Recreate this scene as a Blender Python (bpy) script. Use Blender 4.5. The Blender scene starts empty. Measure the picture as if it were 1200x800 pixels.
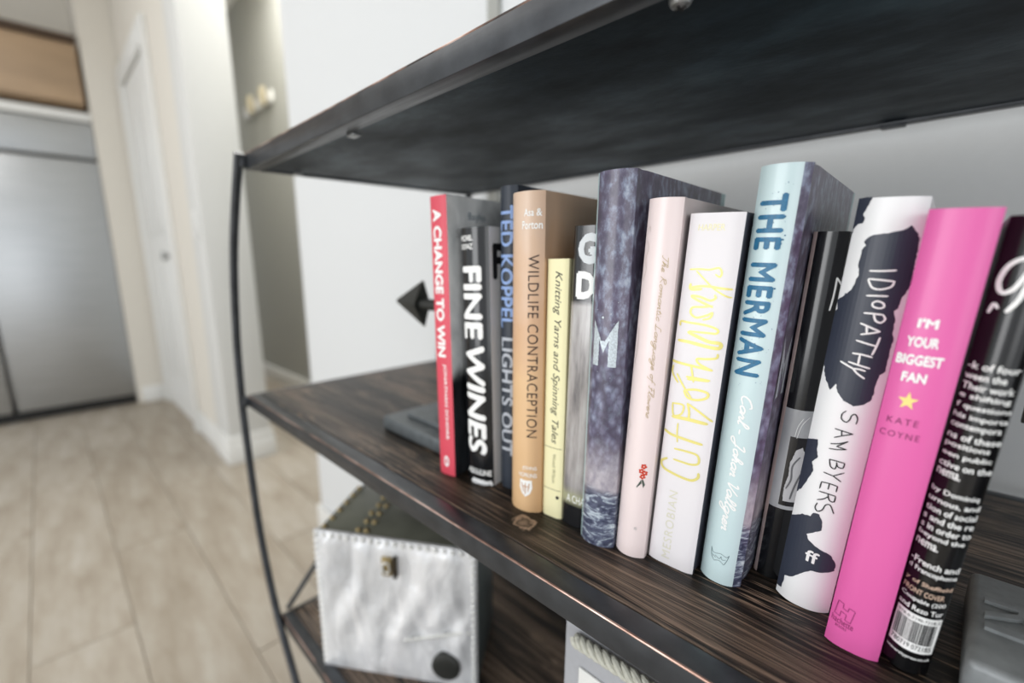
import bpy, bmesh, math, random
from mathutils import Vector, Matrix
random.seed(7)
scene = bpy.context.scene
COL = scene.collection

# ------------------------------------------------------------------ camera
CZ = 0.95                      # camera height above the floor
cam_d = bpy.data.cameras.new('camera'); cam = bpy.data.objects.new('camera', cam_d); COL.objects.link(cam)
cam_d.sensor_width = 36.0
cam_d.lens = 541.67 / 1200 * 36
cam_d.shift_x = (600 - 555.37) / 1200
cam_d.shift_y = (422.03 - 400) / 1200
cam_d.clip_start = 0.01
yaw, pitch, roll = 0.8277, 0.2105, -0.0089
fw = Vector((-math.sin(yaw) * math.cos(pitch), math.cos(yaw) * math.cos(pitch), -math.sin(pitch)))
rt0 = Vector((math.cos(yaw), math.sin(yaw), 0)); up0 = rt0.cross(fw)
rt = math.cos(roll) * rt0 + math.sin(roll) * up0; up = -math.sin(roll) * rt0 + math.cos(roll) * up0
cam.matrix_world = Matrix(((rt.x, up.x, -fw.x, 0), (rt.y, up.y, -fw.y, 0), (rt.z, up.z, -fw.z, CZ), (0, 0, 0, 1)))
cam_d.dof.use_dof = True
cam_d.dof.focus_distance = 0.262
cam_d.dof.aperture_fstop = 3.1
scene.camera = cam

# ------------------------------------------------------------------ light
world = bpy.data.worlds.new('world'); scene.world = world; world.use_nodes = True
wn = world.node_tree.nodes; wl = world.node_tree.links
bg = wn['Background']; bg.inputs[0].default_value = (0.925, 0.965, 1.0, 1); bg.inputs[1].default_value = 1.04

def area(name, loc, target, sx, sy, power, color=(1, 1, 1)):
    d = bpy.data.lights.new(name, 'AREA'); d.shape = 'RECTANGLE'; d.size = sx; d.size_y = sy; d.energy = power; d.color = color
    o = bpy.data.objects.new(name, d); COL.objects.link(o); o.location = loc
    o.rotation_euler = (Vector(target) - Vector(loc)).to_track_quat('-Z', 'Y').to_euler()
    return o
area('right_fill_light', (2.1, -1.3, 1.15), (-0.2, 0.4, 0.85), 1.4, 1.5, 12, (0.98, 0.99, 1.0))  # fill light added from the right, no window stands there
area('window_daylight', (-0.9, -2.9, 1.05), (-0.2, 0.6, 0.9), 1.7, 1.5, 38, (0.98, 0.99, 1.0))
area('passage_fill_light', (-2.4, 1.05, 2.7), (-2.4, 1.05, 0), 1.4, .3, 32, (1, .98, .93))  # unseen light added to brighten the grey passage wall
area('overhead_area_light', (-2.2, -1.0, 2.6), (-2.4, -0.6, 0), 1.6, 1.2, 16, (1, 0.98, 0.96))  # broad area light just below the closed ceiling

vs = scene.view_settings
vs.view_transform = 'Standard'; vs.look = 'None'; vs.exposure = 0.08; vs.gamma = 1.0; vs.use_curve_mapping = False

# ------------------------------------------------------------------ materials
class NT:
    def __init__(s, m):
        m.use_nodes = True; s.t = m.node_tree; s.b = s.t.nodes['Principled BSDF']
    def n(s, typ, ins=None, **kw):
        x = s.t.nodes.new(typ)
        for k, v in kw.items(): setattr(x, k, v)
        for k, v in (ins or {}).items():
            if isinstance(v, (bpy.types.NodeSocket,)): s.t.links.new(v, x.inputs[k])
            else: x.inputs[k].default_value = v
        return x
    def l(s, a, b): s.t.links.new(a, s.b.inputs[b] if isinstance(b, str) else b)
    def coord(s, scale=(1, 1, 1), loc=(0, 0, 0), src='Object'):
        c = s.n('ShaderNodeTexCoord'); m = s.n('ShaderNodeMapping', {'Vector': c.outputs[src], 'Scale': scale, 'Location': loc})
        return m.outputs[0]
    def noise(s, v, scale=5, detail=4, rough=.55, dist=0):
        return s.n('ShaderNodeTexNoise', {'Vector': v, 'Scale': scale, 'Detail': detail, 'Roughness': rough, 'Distortion': dist}).outputs['Fac']
    def ramp(s, f, stops, interp='LINEAR'):
        r = s.n('ShaderNodeValToRGB', {'Fac': f}); e = r.color_ramp.elements; r.color_ramp.interpolation = interp
        while len(e) < len(stops): e.new(.5)
        for q, (p, c) in zip(e, stops): q.position = p; q.color = (c[0], c[1], c[2], 1)
        return r.outputs['Color']
    def mix(s, f, a, b, mode='MIX'):
        x = s.n('ShaderNodeMix', data_type='RGBA', blend_type=mode)
        for i, v in ((0, f), (6, a), (7, b)):
            if isinstance(v, bpy.types.NodeSocket): s.t.links.new(v, x.inputs[i])
            else: x.inputs[i].default_value = v if i == 0 else (v[0], v[1], v[2], 1)
        return x.outputs[2]
    def math(s, op, a, b=0.0, clamp=False):
        x = s.n('ShaderNodeMath', operation=op, use_clamp=clamp)
        for i, v in ((0, a), (1, b)):
            if isinstance(v, bpy.types.NodeSocket): s.t.links.new(v, x.inputs[i])
            else: x.inputs[i].default_value = v
        return x.outputs[0]
    def sep(s, v): return s.n('ShaderNodeSeparateXYZ', {'Vector': v}).outputs
    def bump(s, h, strength=.3, dist=.001):
        b = s.n('ShaderNodeBump', {'Height': h, 'Strength': strength, 'Distance': dist}); s.l(b.outputs[0], 'Normal')

def mat(name, col, rough=.5, metal=0, spec=.5, coat=0):
    m = bpy.data.materials.new(name); t = NT(m)
    t.b.inputs['Base Color'].default_value = (col[0], col[1], col[2], 1)
    t.b.inputs['Roughness'].default_value = rough; t.b.inputs['Metallic'].default_value = metal
    t.b.inputs['Specular IOR Level'].default_value = spec; t.b.inputs['Coat Weight'].default_value = coat
    t.b.inputs['Coat Roughness'].default_value = .12
    m.diffuse_color = (col[0], col[1], col[2], 1)
    return m, t
def speck(name, col, rough=.5, metal=0, spec=.5, coat=0, var=.08, scale=60, bump=.15, sc=(1, 1, 1)):
    m, t = mat(name, col, rough, metal, spec, coat)
    f = t.noise(t.coord(sc), scale, 5)
    d = tuple(c * (1 - var) for c in col); u = tuple(min(1, c * (1 + var)) for c in col)
    t.l(t.ramp(f, [(.3, d), (.7, u)]), 'Base Color')
    if bump: t.bump(f, bump, .0006)
    return m
def srgb(h):
    h = h.lstrip('#'); v = [int(h[i:i + 2], 16) / 255 for i in (0, 2, 4)]
    return tuple(c / 12.92 if c <= .04045 else ((c + .055) / 1.055) ** 2.4 for c in v)

def wood_mat(name, dark, mid, light, knots=()):
    m, t = mat(name, mid, .42, spec=.3)
    c = t.n('ShaderNodeTexCoord').outputs['Object']
    warp = t.noise(t.coord((1.3, 9, 1)), 2.2, 3)
    w = t.n('ShaderNodeVectorMath', {0: c, 1: t.n('ShaderNodeCombineXYZ', {'Y': t.math('MULTIPLY', warp, .022)}).outputs[0]}, operation='ADD').outputs[0]
    def mp(sc): return t.n('ShaderNodeMapping', {'Vector': w, 'Scale': sc}).outputs[0]
    broad = t.noise(mp((1.2, 26, 1)), 1.0, 3, .5)
    fine = t.noise(mp((5, 300, 4)), 1.0, 5, .7)
    pore = t.noise(mp((26, 700, 9)), 1.0, 2, .6); hair = t.noise(mp((7, 820, 4)), 1.0, 3, .7); patch = t.noise(mp((5, 22, 1)), 1.0, 3, .6)
    base = t.ramp(t.math('ADD', t.math('MULTIPLY', broad, .42), t.math('MULTIPLY', fine, .58)), [(.45, dark), (.515, mid), (.59, light)])
    base = t.mix(t.ramp(hair, [(.44, (0.75,) * 3), (.52, (0,) * 3)]), base, tuple(x * .55 for x in dark))
    flecks = t.math('MULTIPLY', t.ramp(pore, [(.56, (0, 0, 0)), (.66, (1, 1, 1))]), t.ramp(patch, [(.48, (.12,) * 3), (.6, (1,) * 3)]))
    col = t.mix(t.math('MULTIPLY', flecks, .75), base, tuple(min(1, x * 2.6) for x in light))
    sx = t.sep(c)
    for kx, ky, r in knots:                                      # a knot: rings around one point of the board
        dx = t.math('MULTIPLY', t.math('SUBTRACT', sx[0], kx), .8); dy = t.math('SUBTRACT', sx[1], ky)
        d = t.math('SQRT', t.math('ADD', t.math('MULTIPLY', dx, dx), t.math('MULTIPLY', dy, dy)))
        dn = t.math('ADD', d, t.math('MULTIPLY', t.math('SUBTRACT', t.noise(t.coord((1, 1, 1)), 120, 3), .5), .014))
        k = t.ramp(t.math('DIVIDE', dn, r), [(0, light), (.35, mid), (.5, tuple(x * 1.6 for x in light)), (.62, dark), (1, dark)])
        fac = t.math('SUBTRACT', 1.0, t.math('DIVIDE', t.math('SUBTRACT', dn, r * .8), r * .8), True)
        col = t.mix(fac, col, k)
    t.l(col, 'Base Color'); t.bump(t.math('ADD', fine, hair), .5, .0006)
    t.l(t.ramp(fine, [(.3, (.5,) * 3), (.7, (.33,) * 3)]), 'Roughness')
    return m
M_wood = wood_mat('dark_stained_wood', srgb('15120f'), srgb('42362d'), srgb('826e5d'), [(-.205, .237, .013)])

def metal_mat():
    m, t = mat('blackened_steel', srgb('2c2e31'), .34, .4, .6)
    f = t.noise(t.coord((1, 1, 1)), 45, 5); g = t.noise(t.coord((2, 60, 60)), 4, 3)
    t.l(t.ramp(f, [(.3, srgb('2a2c30')), (.7, srgb('404347'))]), 'Base Color')
    t.l(t.ramp(g, [(.3, (.30,) * 3), (.7, (.44,) * 3)]), 'Roughness'); t.bump(f, .08, .0005)
    return m
M_metal = metal_mat()
def worn_mat():
    m, t = mat('worn_copper_edge', srgb('a98a7c'), .28, .7)
    f = t.noise(t.coord((9, 60, 60)), 3, 4)
    t.l(t.ramp(f, [(.36, srgb('4a4442')), (.5, srgb('9a7a6c')), (.68, srgb('d8c2b8'))]), 'Base Color')
    return m
M_worn = worn_mat()
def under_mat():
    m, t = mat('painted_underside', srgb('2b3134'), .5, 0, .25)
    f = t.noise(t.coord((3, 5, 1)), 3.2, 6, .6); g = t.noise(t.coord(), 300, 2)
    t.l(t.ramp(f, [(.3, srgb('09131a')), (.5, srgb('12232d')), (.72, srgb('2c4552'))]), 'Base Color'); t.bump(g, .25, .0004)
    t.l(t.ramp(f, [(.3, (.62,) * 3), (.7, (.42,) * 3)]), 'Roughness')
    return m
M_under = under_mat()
M_screw = speck('zinc_screw', srgb('9a9c9c'), .35, .8)
M_white = speck('white_wall_paint', srgb('dcdedf'), .85, var=.01, scale=120, bump=.12)
M_trimw = speck('white_gloss_trim', srgb('dededb'), .45, var=.01, scale=30, bump=0)
M_cream = speck('warm_wall_paint', srgb('d6d1c7'), .85, var=.015, scale=50, bump=.1)
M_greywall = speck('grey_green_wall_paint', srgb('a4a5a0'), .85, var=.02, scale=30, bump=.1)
M_ceiling = speck('ceiling_paint', srgb('e6e4df'), .9, var=.01, scale=30, bump=0)
M_dark = mat('black_gap', (.012, .012, .012), .7)[0]
M_oak = speck('oak_veneer', srgb('a58c70'), .5, var=.15, scale=2, sc=(1, 1, 6), bump=0)
def steel_mat():
    m, t = mat('brushed_stainless', srgb('b4b6b8'), .34, 1)
    f = t.noise(t.coord((1, 2, 260)), 2, 3)
    t.l(t.ramp(f, [(.3, (.30,) * 3), (.7, (.42,) * 3)]), 'Roughness')
    t.l(t.ramp(f, [(.3, srgb('a6a9ab')), (.7, srgb('c0c2c4'))]), 'Base Color')
    return m
M_steel = steel_mat()
def floor_mat():
    m, t = mat('pale_plank', srgb('b4aa9c'), .5, 0, .4)
    oi = t.n('ShaderNodeObjectInfo').outputs['Random']
    f = t.noise(t.coord((1.2, 5, 1)), 2.6, 5, .6)
    a = t.ramp(f, [(.3, srgb('94897a')), (.5, srgb('a69d90')), (.72, srgb('b6b1a8'))])
    b = t.ramp(oi, [(0, (.9, .88, .85)), (1, (1.06, 1.06, 1.06))])
    t.l(t.mix(1.0, a, b, 'MULTIPLY'), 'Base Color')
    return m
M_floor = floor_mat()

# ------------------------------------------------------------------ helpers
def link(name, me, m=None, parent=None):
    o = bpy.data.objects.new(name, me); COL.objects.link(o)
    if m is not None and hasattr(me, 'materials'):
        for x in (m if isinstance(m, (list, tuple)) else [m]): me.materials.append(x)
    if parent: o.parent = parent
    return o
def tomesh(bm, name, smooth=False):
    me = bpy.data.meshes.new(name); bmesh.ops.recalc_face_normals(bm, faces=bm.faces) if smooth != 'keep' else None
    bm.to_mesh(me); bm.free()
    if smooth is True:
        me.shade_smooth()
        me.set_sharp_from_angle(angle=math.radians(38))
    return me
def box_bm(bm, a, b, bev=0, seg=2):
    a, b = Vector(a), Vector(b); r = bmesh.ops.create_cube(bm, size=1)
    for v in r['verts']: v.co = Vector(((v.co.x + .5) * (b.x - a.x) + a.x, (v.co.y + .5) * (b.y - a.y) + a.y, (v.co.z + .5) * (b.z - a.z) + a.z))
    if bev:
        es = list({e for v in r['verts'] for e in v.link_edges})
        bmesh.ops.bevel(bm, geom=es, offset=bev, segments=seg, affect='EDGES', profile=.5)
def box(name, a, b, m, parent=None, bev=0, seg=2):
    bm = bmesh.new(); box_bm(bm, a, b, bev, seg)
    return link(name, tomesh(bm, name, bool(bev)), m, parent)
def tube(name, pts, r, m, parent=None, seg=12, bm=None, closed=False):
    own = bm is None; bm = bm or bmesh.new(); P = [Vector(p) for p in pts]; rings = []
    N = len(P); ref = Vector((0, 1, 0.01))
    for i, p in enumerate(P):
        if closed: d = (P[(i + 1) % N] - P[i - 1]).normalized()
        else: d = (P[min(i + 1, N - 1)] - P[max(i - 1, 0)]).normalized()
        if abs(d.dot(ref)) > .95: ref = Vector((1, 0, 0.01))
        a = d.cross(ref).normalized(); b = d.cross(a).normalized()
        rr = r[i] if isinstance(r, (list, tuple)) else r
        rings.append([bm.verts.new(p + a * math.cos(2 * math.pi * k / seg) * rr + b * math.sin(2 * math.pi * k / seg) * rr) for k in range(seg)])
    for i in range(N if closed else N - 1):
        A, B = rings[i], rings[(i + 1) % N]
        for k in range(seg): bm.faces.new((A[k], A[(k + 1) % seg], B[(k + 1) % seg], B[k]))
    if not closed: bm.faces.new(rings[0][::-1]); bm.faces.new(rings[-1])
    if own: return link(name, tomesh(bm, name, True), m, parent)
def crom(pts, n=6, closed=False):
    P = [Vector((*p, 0)) if len(p) == 2 else Vector(p) for p in pts]; N = len(P); out = []
    for i in range(N if closed else N - 1):
        if closed: a, b, c, d = P[i - 1], P[i], P[(i + 1) % N], P[(i + 2) % N]
        else: a, b, c, d = P[max(i - 1, 0)], P[i], P[i + 1], P[min(i + 2, N - 1)]
        for k in range(n):
            t = k / n
            out.append(.5 * ((2 * b) + (c - a) * t + (2 * a - 5 * b + 4 * c - d) * t * t + (3 * b - a - 3 * c + d) * t ** 3))
    if not closed: out.append(P[-1])
    return out
def empty(name, loc, label, cat, group=None, rot=None):
    o = bpy.data.objects.new(name, None); COL.objects.link(o); o.location = loc; o.empty_display_size = .05
    if rot is not None: o.rotation_euler = rot
    o['label'] = label; o['category'] = cat
    if group: o['group'] = group
    return o
def struct(o): o['kind'] = 'structure'; return o

CUT=[([(-9.8,183.8),(-4.9,184.2),(0.4,184.1),(4.9,185.2),(6.6,182.7),(5.9,180.5),(3.7,181.7)],1.0),([(-6.2,183.0),(-1.5,178.7),(3.4,174.4),(9.6,170.8),(12.7,170.0)],0.9),([(-8.1,174.0),(-3.7,175.0),(1.6,175.2),(6.7,174.6),(12.4,174.3)],1.3),([(-8.6,175.9),(-8.0,173.1),(-2.6,173.5)],1.5),([(4.7,170.7),(5.3,169.1),(2.5,167.7),(-3.0,169.3),(-7.2,169.4),(-4.6,167.7),(1.1,165.4),(4.3,164.2)],1.3),([(4.2,164.8),(-0.5,163.9),(-5.9,163.1),(-6.5,159.9),(-3.3,157.7),(1.9,159.4),(4.7,161.1),(3.8,158.2),(0.4,156.9)],1.2),([(-11.5,152.4),(-11.3,154.7),(-6.7,154.5),(2.6,154.0),(8.3,152.4),(8.2,150.2),(3.1,149.9),(-6.1,149.6)],1.2),([(-6.5,149.0),(-0.1,146.7),(5.4,145.1),(10.6,144.9),(10.4,142.2),(4.1,142.3),(-5.3,143.5),(-11.4,143.7)],1.9),([(10.3,138.8),(9.9,136.6),(4.9,135.3),(0.1,134.5),(1.8,131.8),(8.7,129.4)],1.3),([(-14.1,131.1),(-7.6,130.5),(0.2,130.0),(8.7,129.4)],1.5),([(-12.7,128.3),(-12.7,124.1),(-8.7,118.9)],1.1),([(-3.5,122.0),(2.1,122.6),(7.8,123.0)],1.3),([(-2.7,130.5),(-1.3,125.7),(-0.1,120.9)],1.1),([(-9.7,123.9),(-6.7,119.4),(-3.1,114.6),(-0.3,111.6)],1.1),([(-4.6,114.7),(-2.2,111.2),(2.6,110.8),(7.7,113.0),(8.1,116.1),(1.9,116.8),(-4.2,115.3)],1.4),([(-4.2,123.3),(2.0,123.4),(8.2,123.4)],1.3),([(-10.2,105.8),(-8.8,98.7),(-4.3,100.6),(-4.0,106.0),(-10.2,105.8)],1.1),([(-9.2,97.7),(-0.5,98.2),(10.0,98.1)],2.1),([(-1.7,107.6),(5.3,104.2),(12.3,100.1)],1.3),([(-1.7,107.6),(-0.2,102.8),(-0.0,97.9)],1.3),([(-13.0,87.9),(-8.3,86.4),(1.0,85.6),(9.0,85.2)],1.7),([(-5.6,94.3),(-5.4,89.0),(-4.6,82.7)],0.9),([(-5.6,78.1),(0.9,78.5),(7.4,78.0),(8.6,73.3),(4.7,71.3),(-1.2,71.2),(-5.3,71.3)],1.3),([(-9.4,70.6),(-12.7,67.4),(-11.0,63.9),(-5.2,62.3),(1.0,61.4),(6.3,61.6),(9.3,64.2),(9.4,67.0)],1.6)]
BLOT=[[(-13.0,216.4),(-7.3,216.5),(-8.0,213.3),(-8.8,210.7),(-9.5,208.8),(-8.5,207.3),(-9.0,205.0),(-10.7,204.7),(-11.8,203.2),(-12.3,200.1)],[(-6.2,197.8),(-3.9,199.7),(1.0,200.3),(6.4,202.2),(8.1,203.9),(10.8,200.5),(11.7,198.1),(12.0,189.3),(12.6,179.1),(11.5,173.9),(10.6,172.3),(10.3,167.2),(9.1,165.8),(10.3,161.9),(10.5,155.1),(11.3,152.4),(11.0,146.8),(11.2,137.0),(9.5,135.2),(9.0,129.7),(9.2,125.4),(8.6,122.1),(6.6,119.9),(3.0,118.4),(-1.2,120.3),(-4.2,124.0),(-5.5,128.1),(-7.4,124.1),(-11.0,130.5),(-12.6,136.6),(-12.6,142.5),(-12.8,146.0),(-12.5,152.2),(-12.6,159.2),(-12.7,161.7),(-11.7,164.5),(-12.5,168.6),(-10.6,170.6),(-7.7,174.2),(-7.3,175.9),(-6.0,181.6),(-7.1,185.9),(-6.9,190.3),(-7.0,192.6),(-5.8,195.0),(-6.8,196.5)],[(-13.0,94.5),(-7.8,96.9),(-7.2,91.0),(-6.2,87.9),(-8.3,84.1),(-6.9,80.1),(-8.7,72.4),(-10.2,67.7),(-12.5,63.3)],[(-13.3,48.1),(-7.6,53.7),(-3.8,54.5),(-2.8,57.1),(-0.3,57.3),(1.6,53.4),(2.0,48.7),(-1.0,46.0),(-3.8,43.8),(-2.3,40.8),(1.0,38.6),(6.0,36.9),(8.5,35.0),(10.4,31.1),(10.7,26.9),(8.5,25.5),(4.1,24.2),(1.3,23.8),(-1.2,21.4),(-6.3,15.0),(-9.5,13.0),(-9.6,8.3),(-9.9,4.5),(-11.6,3.9),(-13.3,3.8)]]
IDI=[[(-2.3,183.6),(2.0,183.7),(6.6,184.2)],[(-2.0,179.9),(2.1,179.7),(6.9,179.3)],[(6.9,179.3),(6.2,176.8),(2.9,175.4),(-0.2,176.1),(-2.1,179.5)],[(-1.4,172.2),(2.3,172.4),(5.9,172.5)],[(1.2,168.9),(2.7,170.0),(4.9,169.2),(5.4,167.5),(3.9,166.8),(1.8,167.4),(1.2,168.9)],[(-0.9,164.1),(2.5,164.1),(5.8,163.9)],[(5.8,163.9),(6.8,161.9),(5.6,160.2),(3.7,161.0),(2.7,163.7)],[(-1.3,159.1),(2.5,157.6),(6.1,156.0)],[(6.1,156.0),(2.9,154.8),(-0.3,153.9)],[(1.1,158.2),(1.7,154.6)],[(6.6,153.2),(6.1,149.0),(5.3,144.8)],[(-1.4,150.8),(2.3,149.9),(6.1,149.0)],[(-1.7,144.4),(2.0,144.3),(5.5,143.6)],[(-2.5,140.0),(1.3,139.1),(5.6,138.1)],[(1.1,144.1),(1.2,139.5)],[(-5.5,139.5),(-2.8,138.2),(-0.3,137.0)],[(-0.3,137.0),(1.7,134.9),(4.6,132.9)],[(-0.3,137.0),(2.0,137.1),(4.3,136.6)]]
SAM=[[(0.8,115.4),(-0.4,113.7),(-0.3,111.1),(1.6,109.8),(2.8,111.2),(3.2,113.5),(4.4,114.6),(5.6,112.5),(5.5,109.8)],[(-1.9,105.3),(1.8,104.9),(5.3,104.3)],[(5.3,104.3),(2.1,102.8),(-1.4,100.7)],[(0.8,105.2),(1.3,102.2)],[(-2.3,97.0),(1.0,98.1),(4.2,100.1)],[(4.2,100.1),(0.3,96.3)],[(0.3,96.3),(4.2,95.8)],[(4.2,95.8),(0.9,94.8),(-2.4,94.3)],[(-1.3,88.7),(1.6,88.7),(4.8,88.4)],[(4.8,88.4),(4.5,85.7),(2.5,85.9),(1.7,88.0)],[(1.9,87.0),(1.6,84.4),(-0.3,85.1),(-1.3,88.7)],[(-2.4,81.0),(-0.5,80.7),(1.5,80.4)],[(1.5,80.4),(5.4,83.3)],[(1.5,80.4),(5.0,78.3)],[(-2.4,75.5),(0.9,75.8),(4.2,75.4)],[(-2.4,75.5),(-2.6,71.7)],[(0.9,75.8),(0.8,72.5)],[(4.2,75.4),(4.1,72.3)],[(-2.5,70.0),(1.2,70.1),(4.3,69.8)],[(4.3,69.8),(4.2,66.6),(2.3,66.8),(1.2,70.1)],[(1.7,68.8),(-0.2,66.5),(-2.5,65.1)],[(-2.2,63.3),(-2.7,60.5),(-1.4,58.8),(0.4,60.4),(1.3,63.6),(3.1,64.2),(5.1,60.1)]]
ZED=[[(5.9,180.1),(5.9,171.3),(5.4,163.3)],[(5.9,180.1),(7.2,177.9),(8.6,175.4)],[(8.3,161.2),(8.1,155.7),(7.9,150.2)]]
# ------------------------------------------------------------------ the room
def z(v): return CZ + v
floor = struct(box('floor', (-4.8, -3.2, -.12), (2.4, 1.6, -.004), speck('floor_joint', srgb('94897a'), .7, bump=0)))
PM = []
for k in range(3):
    bm = bmesh.new(); box_bm(bm, (.0012, .0012, 0), (1.1988, .2088, .012), .0015, 1); PM.append(tomesh(bm, 'plank', False)); PM[-1].materials.append(M_floor)
for r in range(22):
    offx = (r * .437) % 1.2
    for c in range(7):
        x0 = -4.9 - offx * 1 + c * 1.2
        if x0 > 2: continue
        p = bpy.data.objects.new('plank', PM[(r + c) % 3]); COL.objects.link(p)
        p.location = (x0, -3.1 + r * .21, -.012 + random.uniform(-.0004, .0004)); p.parent = floor
struct(box('ceiling', (-4.8, -1.9, 2.78), (2.4, 1.6, 2.9), M_ceiling))
# white wall behind the bookshelf, with its outer corner at the left
struct(box('wall_back', (-1.445, .60, 0), (2.4, 1.36, 2.78), M_white, bev=.004))
struct(box('baseboard_back', (-1.455, .588, 0), (2.4, .5995, .13), M_trimw, bev=.003))
t1 = struct(box('shaded_side_strip', (-.606, .592, 0), (-.581, .5995, 2.78), M_greywall, bev=.001))  # thin strip, its grey paints in a side face lying in shade
# grey wall at the end of the passage
struct(box('wall_passage', (-4.8, 1.305, 0), (-1.45, 1.40, 2.78), M_greywall))
struct(box('baseboard_passage', (-4.8, 1.29, 0), (-1.46, 1.3045, .12), M_trimw, bev=.003))
# wall with the white panelled door, ending in a pillar
struct(box('wall_door', (-3.87, .556, 0), (-2.52, .70, 2.78), M_cream))
struct(box('wall_pillar', (-2.54, .548, 0), (-2.33, .74, 2.78), speck('pillar_paint', srgb('cfcfcc'), .8, var=.01, bump=0), bev=.004))
bb = bmesh.new(); box_bm(bb, (-2.56, .532, 0), (-2.316, .755, .10), .004); box_bm(bb, (-2.552, .539, .10), (-2.322, .75, .135), .005)
struct(link('baseboard_pillar', tomesh(bb, 'b', True), M_trimw))
bb = bmesh.new(); box_bm(bb, (-2.93, .543, 0), (-2.565, .5555, .10), .003); box_bm(bb, (-2.93, .547, .10), (-2.565, .5555, .13), .003)
struct(link('baseboard_door', tomesh(bb, 'b', True), M_trimw))
door = struct(box('door_1', (-3.77, .552, .01), (-3.02, .5555, 2.02), M_trimw))
for (x0, x1, z0, z1) in ((-3.69, -3.44, .25, .95), (-3.36, -3.11, .25, .95), (-3.69, -3.44, 1.12, 1.88), (-3.36, -3.11, 1.12, 1.88)):
    bm = bmesh.new(); box_bm(bm, (x0, .546, z0), (x1, .5515, z1), .002); box_bm(bm, (x0 + .03, .541, z0 + .03), (x1 - .03, .546, z1 - .03), .004)
    link('door_panel', tomesh(bm, 'dp', True), M_trimw, door)
kn = bmesh.new(); tube('k', [(-3.075, .5515, .995), (-3.075, .53, .995), (-3.075, .515, .995), (-3.075, .505, .995)], [.012, .011, .027, .02], None, bm=kn, seg=16)
link('door_knob', tomesh(kn, 'knob', True), speck('nickel_knob', srgb('8c8c8a'), .3, .9), door)
bm = bmesh.new(); box_bm(bm, (-3.86, .53, 0), (-3.775, .5555, 2.11), .004); box_bm(bm, (-3.015, .53, 0), (-2.935, .5555, 2.11), .004); box_bm(bm, (-3.86, .530, 2.1105), (-2.935, .5555, 2.135), .004); box_bm(bm, (-3.7745, .530, 2.03), (-3.0155, .5555, 2.11), .004)
struct(link('trim_2', tomesh(bm, 't', True), M_trimw))
sw = empty('light_switch', (-2.43, .5477, 1.125), 'small white light switch plate on the white pillar by the passage', 'switch')
box('switch_plate', (-.035, -.006, -.06), (.035, 0, .06), M_trimw, sw, .002); box('rocker', (-.014, -.0105, -.03), (.014, -.006, .03), M_trimw, sw, .001)
# fridge wall
struct(box('wall_kitchen', (-4.8, .374, 0), (-3.885, .74, 2.78), M_cream))
struct(box('wall_side', (-4.8, -3.2, 0), (-4.66, .39, 2.78), M_cream))
struct(box('baseboard_kitchen', (-3.884, .405, 0), (-3.872, .54, .11), M_trimw, bev=.003))
struct(box('wall_alcove', (-4.8, -1.2, 2.32), (-4.30, .385, 2.78), M_cream))
fr = empty('refrigerator', (-4.0, -.2, 0), 'tall stainless steel refrigerator with top grille panel at far left', 'refrigerator')
box('cabinet', (-.62, -.56, .03), (.02, .57, 1.845), M_steel, fr, .006)
box('toe_kick', (-.5, -.56, 0.013), (.105, .565, .055), M_dark, fr)
def panel(y0, y1, z0, z1, nm): return box(nm, (.025, y0, z0), (.118, y1, z1), M_steel, fr, .008, 3)
d1 = panel(-.025, .572, .065, 1.58, 'door'); d2 = panel(-.62, -.045, .065, 1.58, 'door')
panel(-.62, .572, 1.595, 1.80, 'grille_panel')
box('top_trim', (-.3, -.62, 1.81), (.12, .572, 1.86), M_trimw, fr, .006)
cb = empty('wall_cabinet', (-3.99, -.1, 1.90), 'oak wall cabinet above the stainless refrigerator', 'cabinet')
box('carcass', (-.65, -1.0, 0), (.085, .455, .345), M_oak, cb, .003)
for y0 in (-.30, -.66, -1.0): box('cabinet_door', (.0855, y0 + .003, .01), (.108, y0 + .352, .33), M_oak, cb, .003)
box('cabinet_door', (.0855, .055, .01), (.108, .451, .33), M_oak, cb, .003)
box('shadow_line_strip', (-.65, -1.0, .3455), (.125, .458, .38), speck('painted_shadow_line', srgb('4b3a2c'), .5), cb, .003)  # dark strip that paints in the shadow line along the cabinet top
# small pale wall lamp on the grey passage wall
wlamp = empty('wall_sconce', (-3.62, 1.304, CZ + 1.08), 'small pale wall fixture with two brownish shades on the grey passage wall', 'wall lamp')
box('backplate', (-.27, -.02, -.035), (.27, 0, .035), M_trimw, wlamp, .006)
for x in (0, .24): tube('shade', [(x, -.06, -.06), (x, -.06, 0), (x, -.06, .05)], [.02, .028, .018], speck('amber_shade', srgb('9d947c'), .5), wlamp)

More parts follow.
